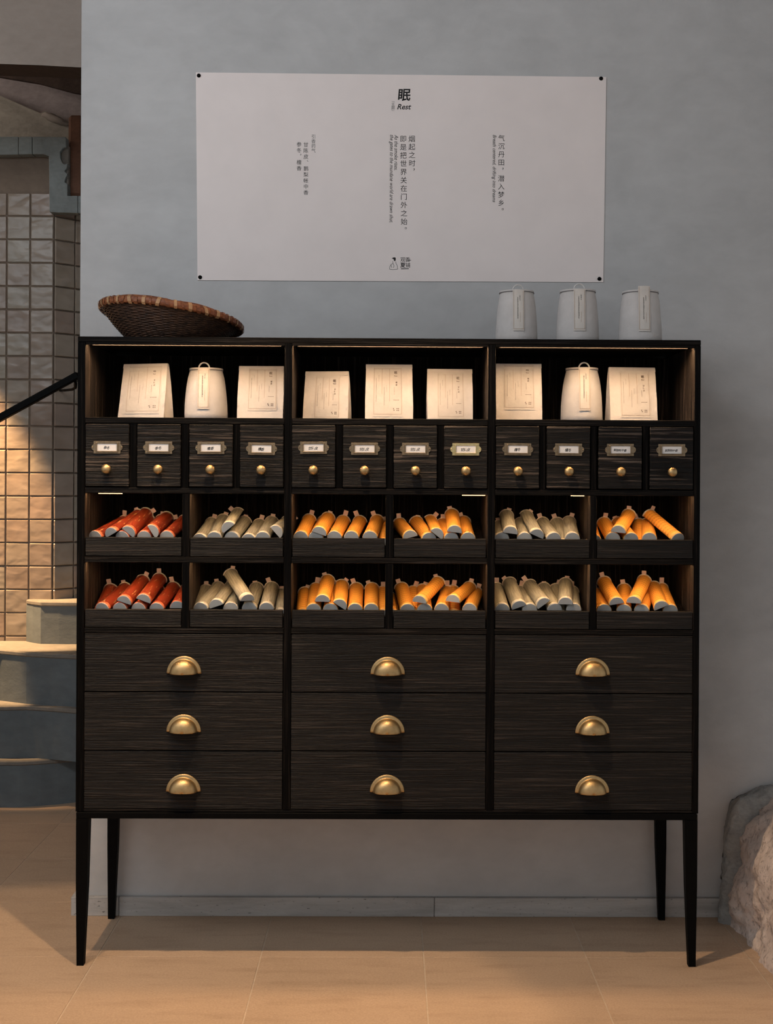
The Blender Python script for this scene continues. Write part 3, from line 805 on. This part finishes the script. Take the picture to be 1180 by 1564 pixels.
def place_bag(xa, xb, xta, xtb, ytop, rot, Y, label, seed, **kw):
    cx = (xa+xb)/2; k = (Y+3.28)/F
    base = zS1
    Y2 = Y+0.095; k = (Y2-0.02+3.28)/F; x = W(cx, 640, Y2-0.02).x; h = W(cx, ytop, Y2).z-base
    bag('paper_bag', x, Y+0.095, base+0.0003, (xb-xa)*k, (xtb-xta)*k, h, 0.058, rot, label, BG, seed=seed, **kw)
place_bag(183, 258, 190, 261, 556.5, -0.24, 0.055, 'white paper bag at far left of the left top compartment, its side gusset showing', 1, tilt=0.001, lab=(-.72, .80, .10, .985))
place_bag(363, 433, 366, 434, 560, -0.03, 0.060, 'creased white paper bag in left top compartment beside its right divider', 2, lab=(-.55, .72, .17, .97))
place_bag(464, 534, 467, 533, 568, -0.12, 0.060, 'short white paper bag, first from left in the middle top compartment', 3, lab=(-.5, .62, .02, .92))
place_bag(557, 630, 558, 628, 557.5, 0.02, 0.060, 'tallest white paper bag, centre of the middle top compartment', 4, lab=(-.68, .56, .07, .97))
place_bag(652, 721, 652, 720, 564.5, 0.02, 0.060, 'white paper bag at right end of the middle top compartment', 5, lab=(-.56, .62, .04, .94))
place_bag(757, 827, 757, 826, 556.5, 0.0, 0.055, 'white paper bag against left divider of the right top compartment', 6, lab=(-.66, .68, .2, 1.0))
place_bag(929, 1002, 929, 1000, 562, 0.07, 0.060, 'white paper bag, rightmost in the right top compartment', 7, lab=(-.55, .72, .08, .94))

# ------------------------------------------------------------------ felted paper pots
def pot(x, y, z, r, h, label, group, rot=0.0, over=0.0, seed=0, hoop=True, neck=0.0):
    root = empty('paper_pot', (x, y, z)); root.rotation_euler.z = rot
    tag(root, label, 'pot', group)
    pf = [(0.0, 0.96), (0.012, 1.0), (0.12, 1.0), (0.3, 0.985), (0.5, 0.95), (0.68, 0.895), (0.82, 0.835), (0.90, 0.785), (0.945, 0.755), (0.965, 0.765), (0.985, 0.78), (1.0, 0.775), (1.0, 0.745), (0.96, 0.735), (0.8, 0.74), (0.5, 0.8)]
    pf = [(t, q_+neck*max(0, (t-0.5)*2)*(1 if i_ < 12 else 1)) for i_, (t, q_) in enumerate(pf)]
    o3 = Vector((seed*2.3, 5.1, 1.9))
    b = bmesh.new(); lathe(b, [(r*q, h*t) for t, q in pf], 40, cap0=True)
    for v in b.verts:
        a_ = math.atan2(v.co.y, v.co.x)
        k = 1+0.016*noise.noise(Vector((math.cos(a_)*1.6, math.sin(a_)*1.6, v.co.z*22))+o3)+0.008*noise.noise(Vector((v.co.x*70, v.co.y*70, v.co.z*70))+o3)
        v.co.x *= k; v.co.y *= k
    obj('body', b, CLOTH, root, smooth=True)
    b = bmesh.new(); tube(b, [(r*(0.775+neck*.92)*math.cos(t), r*(0.775+neck*.92)*math.sin(t), h*0.962) for t in [k*2*math.pi/40 for k in range(40)]], 0.0011, 6, closed=True)
    obj('rim_wire', b, GINK, root)
    if hoop:
        b = bmesh.new(); hr_ = r*0.245
        tube(b, [(hr_*math.cos(t), -r*0.70, h*0.985+hr_*1.05*math.sin(t)) for t in [math.pi*k/16 for k in range(17)]], 0.0020, 8)
        obj('hoop_handle', b, WIREW, root)
    def prof_r(t):
        for (t0_, q0), (t1_, q1) in zip(pf, pf[1:12]):
            if t0_ <= t <= t1_: return q0+(q1-q0)*(t-t0_)/max(1e-6, t1_-t0_)
        return pf[11][1]
    hw_ = r*0.27
    def SP(u, t, off=0.0022):
        tt = max(0.0, min(t, 0.90)); rr = r*(prof_r(tt) if t <= 0.90 else 0.785+neck*.9)+off
        return Vector(((u-0.5)*2*hw_, -math.sqrt(max(1e-8, (rr*1.012)**2-((u-0.5)*2*hw_)**2)), h*t))
    b = bmesh.new(); t0_, t1_ = 0.2, 0.985+over
    sheet(b, lambda u, v: SP(u, t0_+(t1_-t0_)*v), 6, 14)
    r_ = bmesh.ops.extrude_face_region(b, geom=list(b.faces))
    for v in [e for e in r_['geom'] if isinstance(e, bmesh.types.BMVert)]: v.co.y += 0.0008
    rg = random.Random(seed)
    def q(u0_, ta, u1_, tb, mi):
        b.faces.new([b.verts.new(SP(x_, y_, 0.0028)) for x_, y_ in ((u0_, ta), (u1_, ta), (u1_, tb), (u0_, tb))]).material_index = mi
    for k in range(12): q(.06, t0_+.03+(t1_-t0_-.05)*k/12, .085, t0_+.03+(t1_-t0_-.05)*(k+1)/12, 1); q(.92, t0_+.03+(t1_-t0_-.05)*k/12, .945, t0_+.03+(t1_-t0_-.05)*(k+1)/12, 1)
    for k in range(4): q(.06+.22*k, t0_+.03, .06+.22*(k+1), t0_+.037, 1)
    t = 0.84
    while t > 0.42: q(.40, t, .40+rg.uniform(.05, .08), t-0.011, 2); t -= 0.02
    t = 0.88
    while t > 0.78: q(.60, t, .60+rg.uniform(.04, .07), t-0.010, 2); t -= 0.018
    t = 0.55
    while t > 0.36: q(.62, t, .66, t-0.008, 1); t -= 0.016
    obj('label_strip', b, [LABELP, BINK, INK], root)
    return root
def place_pot(xa, xb, ytop, ybase, zbase, Y, label, group, **kw):
    k = (Y+3.28)/F; cx = (xa+xb)/2; p = W(cx, ybase, Y)
    pot(p.x, Y, zbase+0.0003, (xb-xa)/2*k, W(cx, ytop, Y).z-zbase, label, group, **kw)
PG = 'white paper pots inside the cabinet'
place_pot(282, 347, 563.5, 640, zS1, 0.165, 'white paper pot with hoop handle between two bags in left top compartment', PG, seed=1)
place_pot(856, 919.5, 563, 640, zS1, 0.165, 'white paper pot with hoop handle in the right top compartment', PG, seed=2)
PG = 'white paper pots on top of the cabinet'
place_pot(756.5, 820, 445.5, 520, zT, 0.11, 'white paper pot on cabinet top, nearest the middle of the cabinet', PG, seed=3, neck=0.06)
place_pot(849, 914, 444.5, 520, zT, 0.11, 'white paper pot on cabinet top, middle one of the three', PG, seed=4, rot=-0.05, neck=0.06)
place_pot(944.5, 1010, 446, 520, zT, 0.11, 'grey-white paper pot on cabinet top, nearest the right end, label standing tall', PG, seed=5, over=0.075, hoop=False, neck=0.06)

# ------------------------------------------------------------------ basket
bc = W(262, 516.5, 0.19); bc.z = zT
bk = empty('wicker_basket', bc); bk.rotation_euler = (0, 0, 0)
tag(bk, 'shallow dark wicker basket with a chestnut bound rim on the cabinet top', 'basket')
kB = (0.19+3.28)/F
RB, RBase, HB = 105*kB, 58*kB, 39*kB
TL = math.radians(7.2)
def bowl(t, a, extra=0.0):
    """t 0 base .. 1 rim"""
    rr = RBase+(RB-RBase)*(t**0.84) + extra
    z = HB*(t**1.05)
    p = Vector((rr*math.cos(a), rr*math.sin(a), z))
    # the rim plane leans down to the right
    p.z += -(math.tan(TL)*p.x + 0.10*p.y)*(t**1.2)
    p.x += (1-t)*0.004
    return p
b = bmesh.new()
NR = 30; NA = 96
for k in range(NR+1):                            # every weaver is a rod woven in and out of the stakes
    t = k/NR
    tube(b, [bowl(t, 2*math.pi*i/NA, 0.0016*math.sin(i/NA*2*math.pi*24+k*math.pi)+0.0006*noise.noise(Vector((i*0.4, k*1.3, 0)))) + Vector((0, 0, 0.0018+0.0008*noise.noise(Vector((i*0.25, k*2.1, 5))))) for i in range(NA)], 0.0021, 5, closed=True)
sheet(b, lambda u, v: bowl(max(0.0, v), 2*math.pi*u, -0.0022)+Vector((0, 0, 0.0025)), 64, 8)
obj('weave', b, BASK, bk)
b = bmesh.new()
for i in range(48):
    a = 2*math.pi*i/48
    tube(b, [bowl(t/8, a, 0.0) + Vector((0, 0, 0.0022)) for t in range(9)], 0.0013, 5)
for r_ in range(10): tube(b, [(RBase*(r_+.5)/10*math.cos(2*math.pi*i/40), RBase*(r_+.5)/10*math.sin(2*math.pi*i/40), 0.003) for i in range(40)], RBase/20, 5, closed=True)
obj('stakes', b, BASK, bk)
# rim: two hoops and the bindings
b = bmesh.new()
RH = 5.6*kB
def rimp(a, dr=0.0, dz=0.0):
    p = bowl(1.0, a, dr); p.z += dz+0.002; return p
def hoop_band(dr, hh_, th):
    N = 96; rings = []
    for i in range(N):
        a = 2*math.pi*i/N; wob = 0.0012*noise.noise(Vector((math.cos(a)*2, math.sin(a)*2, dr*50)))
        rings.append([b.verts.new(rimp(a, dr+x_, z_+wob)) for x_, z_ in ((0, -hh_), (th, -hh_*0.8), (th*1.2, 0), (th, hh_*0.8), (0, hh_), (-th*.3, 0))])
    for i in range(N):
        A_, B_ = rings[i], rings[(i+1) % N]
        for k in range(6): b.faces.new((A_[k], B_[k], B_[(k+1) % 6], A_[(k+1) % 6]))
hoop_band(0.002, RH, 0.004); hoop_band(-0.006, RH*0.9, 0.003)
bmesh.ops.recalc_face_normals(b, faces=b.faces)
obj('rim_band', b, BASKR, bk, smooth=True)
b = bmesh.new()
for i in range(5):
    a0 = random.uniform(0, 6.28); tube(b, [rimp(a0+k*0.06, -0.002, RH*0.95+0.002*math.sin(k*0.4)+0.0012) for k in range(26)], 0.0014, 5)
obj('rim_cane', b, BASKR, bk)
NB = 60; bme = {}
for i in range(NB):
    a = 2*math.pi*(i+random.uniform(-.12, .12))/NB
    b = bmesh.new(); wdt = random.choice((0.055, 0.03, 0.05, 0.04)); lean = random.uniform(-.02, .02)
    c_ = rimp(a)
    ring = [(-0.0085, -RH*1.0), (0.003, -RH*1.12), (0.0083, -RH*0.6), (0.0085, RH*0.5), (0.003, RH*1.12), (-0.0085, RH*1.0)]
    for (p, q), (p2, q2) in zip(ring, ring[1:]):
        b.faces.new([b.verts.new(v-c_) for v in (rimp(a-wdt/2+lean*q/RH, p, q), rimp(a+wdt/2+lean*q/RH, p, q), rimp(a+wdt/2+lean*q2/RH, p2, q2), rimp(a-wdt/2+lean*q2/RH, p2, q2))])
    bmesh.ops.recalc_face_normals(b, faces=b.faces)
    obj('binding', b, BASKW if i % 2 else BASKR, bk, c_, True)

# ------------------------------------------------------------------ half-round paper tubes
TR, TLn = 0.0196, 0.148
def dring(r, y, n=14, z0=0.0):
    return [(-r, y, z0)] + [(r*math.cos(math.pi-k*math.pi/n), y, z0+r*math.sin(math.pi-k*math.pi/n)) for k in range(1, n)] + [(r, y, z0)]
def dloft(secs, cap0=False, cap1=False, n=14):
    b = bmesh.new(); R_ = [[b.verts.new(p) for p in dring(r, y, n, z0)] for r, y, z0 in secs]
    for A_, B_ in zip(R_, R_[1:]):
        for k in range(len(A_)):
            f_ = b.faces.new((A_[k], A_[(k+1) % len(A_)], B_[(k+1) % len(A_)], B_[k])); f_.smooth = k < len(A_)-1
    if cap0: b.faces.new(R_[0])
    if cap1: b.faces.new(R_[-1])
    bmesh.ops.recalc_face_normals(b, faces=b.faces)
    return b
def make_tube(kind):
    wm, bm_ = {'red': (WRED, BRED), 'grey': (WGREY, BGREY), 'orange': (WORNG, BORNG)}[kind]
    root = obj('paper_tube', dloft([(TR-0.0005, 0.002, 0), (TR-0.0003, 0.02, 0), (TR-0.0003, TLn-0.008, 0), (TR-0.0005, TLn, 0)], True, True), wm)
    obj('end_band', dloft([(TR-0.0005, 0.0012, -0.0), (TR+0.0004, 0.0014, -0.0002), (TR+0.0004, 0.0125, -0.0002), (TR-0.0005, 0.0127, 0)]), bm_, root)
    obj('end_cap', dloft([(TR-0.0009, 0.0, 0.0004), (TR-0.0004, 0.0006, 0.0002), (TR-0.0004, 0.002, 0.0002)], True, True), GREYCAP, root)
    obj('end_rim', dloft([(TR-0.0004, TLn-0.003, 0), (TR+0.0011, TLn-0.0025, -0.0003), (TR+0.0011, TLn+0.0006, -0.0003), (TR-0.0004, TLn+0.0008, 0)], False, True), RIM, root)
    b = bmesh.new()
    sheet(b, lambda u, v: ((u-0.5)*0.012, TLn+0.0005-0.004*v*(1-v), TR*0.75+0.017*v), 2, 4)
    r_ = bmesh.ops.extrude_face_region(b, geom=list(b.faces))
    for v in [e for e in r_['geom'] if isinstance(e, bmesh.types.BMVert)]: v.co.y += 0.0006
    bmesh.ops.recalc_face_normals(b, faces=b.faces)
    obj('paper_tab', b, TAB, root)
    return root
# each tube: (cap flat-edge middle x, y in its crop, roll in degrees (right end down +), shift of far end dx, dy in pixels, depth, tab turn)
BINS = [
 ('red', 0, 'upper', 120, 740, 6.94, [(175,568,0,45,-24,.045),(350,532,-28,42,-29,.036),(463,570,0,40,-28,.04),(520,517,43,28,-29,.034),(695,568,0,27,-26,.042),(770,505,60,24,-21,.032),(935,568,0,27,-25,.042)]),
 ('grey', 1, 'upper', 280, 740, 6.94, [(172,598,0,19,-26,.045),(328,578,0,14,-28,.042),(482,470,-39,14,-22,.034),(514,578,0,19.5,-25,.042),(690,600,0,17,-24,.045),(840,578,0,14,-25,.04),(972,512,49,18,-15,.032)]),
 ('orange', 2, 'upper', 440, 740, 7.375, [(140,605,0,13,-27,.042),(345,556,19,14,-23,.034),(310,608,0,13,-25,.042),(520,605,0,13.5,-25,.042),(710,605,0,13,-24.5,.042),(920,605,0,11,-26,.042),(1085,618,0,3,-21,.065)]),
 ('orange', 3, 'upper', 590, 740, 7.375, [(270,598,-15,-17,-20,.038),(478,622,0,-19.5,-26,.042),(560,572,38,-9.5,-21,.036),(728,622,0,-13,-23,.042),(765,540,7,-4,-26.5,.034),(918,620,0,-7,-26,.042)]),
 ('grey', 4, 'upper', 745, 740, 7.375, [(152,622,0,-3,-20,.042),(250,552,8,-6,-26.5,.034),(412,622,0,-6,-24,.042),(545,582,25,-16,-30,.034),(740,622,0,-17.6,-24.5,.04),(835,618,0,-8,-24,.09),(950,622,0,-5.5,-26,.042)]),
 ('orange', 5, 'upper', 900, 740, 6.556, [(45,575,0,-6,-22,.05),(232,553,0,-13.5,-24.5,.04),(287,482,5,16,-26,.032),(415,555,0,-20,-25,.042),(512,560,0,-3,-24,.10),(598,555,0,-4,-23,.042),(882,556,0,-44,-37,.036)]),
 ('red', 0, 'lower', 120, 850, 6.94, [(218,568,0,18,-31,.075),(250,565,0,36,-32,.042),(437,565,0,34,-31,.042),(478,490,19,29.5,-33,.034),(635,565,0,30,-30,.042),(685,472,21,25,-33,.034),(828,565,0,26,-33,.042),(1045,548,0,14,-27,.05)]),
 ('grey', 1, 'lower', 280, 850, 6.94, [(150,590,0,14,-33,.09),(185,562,0,27,-33,.042),(350,530,-20,23,-29,.036),(500,562,0,8,-26,.045),(678,471,0,-26,-40,.030),(700,562,0,11,-32,.045),(880,562,0,8,-33,.042),(1028,585,0,2,-26,.08)]),
 ('orange', 2, 'lower', 440, 850, 7.375, [(168,612,0,3,-27,.075),(285,610,0,4,-33,.042),(385,510,1,8,-32,.034),(475,610,0,6,-31,.042),(575,560,35,3.6,-31,.036),(752,608,0,2,-33,.042),(935,608,0,1,-33,.042),(1068,610,0,0,-28,.085)]),
 ('orange', 3, 'lower', 590, 850, 7.375, [(70,622,0,-4,-20,.08),(235,612,0,-9,-34,.042),(330,612,0,-4,-29,.10),(430,610,0,-3,-31,.042),(370,520,7,29,-30,.032),(620,610,0,9,-28,.042),(760,605,0,-2,-29,.10),(745,512,5,26,-21,.034),(935,608,0,10,-26,.042)]),
 ('grey', 4, 'lower', 745, 850, 7.375, [(160,608,0,-9,-33,.042),(352,575,-21,-15,-37,.036),(470,610,0,-15,-28,.042),(632,545,-37,-22,-29,.034),(750,608,0,-17,-33,.042),(810,600,0,-6,-31,.11),(872,540,0,0,-31,.034),(965,610,0,-3,-28,.042)]),
 ('orange', 5, 'lower', 900, 850, 6.556, [(145,550,0,-12,-26,.045),(272,478,-9,-19.5,-33,.034),(345,550,0,0,-33,.042),(442,468,2,16,-34,.032),(520,550,0,8,-27,.042),(720,515,-25,-12,-31,.036),(808,550,0,-14,-34,.045)]),
]
COLN = ['leftmost', 'second', 'third', 'fourth', 'fifth', 'rightmost']
ORD = ['first', 'second', 'third', 'fourth', 'fifth', 'sixth', 'seventh', 'eighth', 'ninth']
CN = {'red': 'glossy red', 'grey': 'sage grey', 'orange': 'orange patterned'}
protos = {}; rg = random.Random(11)
for kind, cidx, row, ox_, oy_, sc_, items in BINS:
    order = sorted(range(len(items)), key=lambda i: items[i][0])
    for i, (cx, cy, roll, dx, dy, Y) in enumerate(items):
        px, py = ox_+cx/sc_, oy_+cy/sc_
        C = W(px, py, Y)
        if Y > 0.06: C = W(px, py, 0.056); C.z = (zl1 if row == 'upper' else zl2)-0.0215
        d = fwd*F + RT*(px+dx-PX) + UP*(PY-py-dy); d.normalize()
        # far end: the point of that sight line one tube length from the cap
        q = CAM-C; bb_ = q.dot(d); disc = bb_*bb_-(q.dot(q)-TLn*TLn)
        E_ = CAM + d*(-bb_+math.sqrt(max(disc, 0)))
        ax = (E_-C).normalized()
        z_ = Vector((0, 0, 1)); z_ = (z_-ax*z_.dot(ax)).normalized(); x_ = ax.cross(z_)
        f_ = math.radians(roll)
        x2 = x_*math.cos(f_)-z_*math.sin(f_); z2 = x_*math.sin(f_)+z_*math.cos(f_)
        if kind not in protos: o = protos[kind] = make_tube(kind)
        else: o = copy_tree(protos[kind])
        M = Matrix((x2, ax, z2)).transposed().to_4x4(); M.translation = C
        o.matrix_world = M
        for ch in o.children:
            if ch.name.startswith('paper_tab'):
                s_ = rg.choice((-.35, -.15, 0, .15, .3)); ch.rotation_euler = (rg.uniform(-.02, .02), s_, 0)
                ch.location = (0, 0, rg.choice((-.004, -.008, 0, 0)))
        pos = order.index(i)
        where = f'{ORD[pos]} from left in {row} {COLN[cidx]} bin'
        if Y > 0.06: what = 'tucked behind,'
        elif py < oy_+ (62 if row == 'upper' else 66) + 8 and roll == 0 and cy < 545: what = 'lying on top,'
        elif abs(roll) > 10: what = 'tilted,'
        elif cy < 520: what = 'lying on top,'
        else: what = 'flat,'
        o['label'] = f'{CN[kind]} half-round tube, {what} {where}'
        o['category'] = 'paper tube'; o['group'] = f'{CN[kind]} tubes in the {row} {COLN[cidx]} bin'
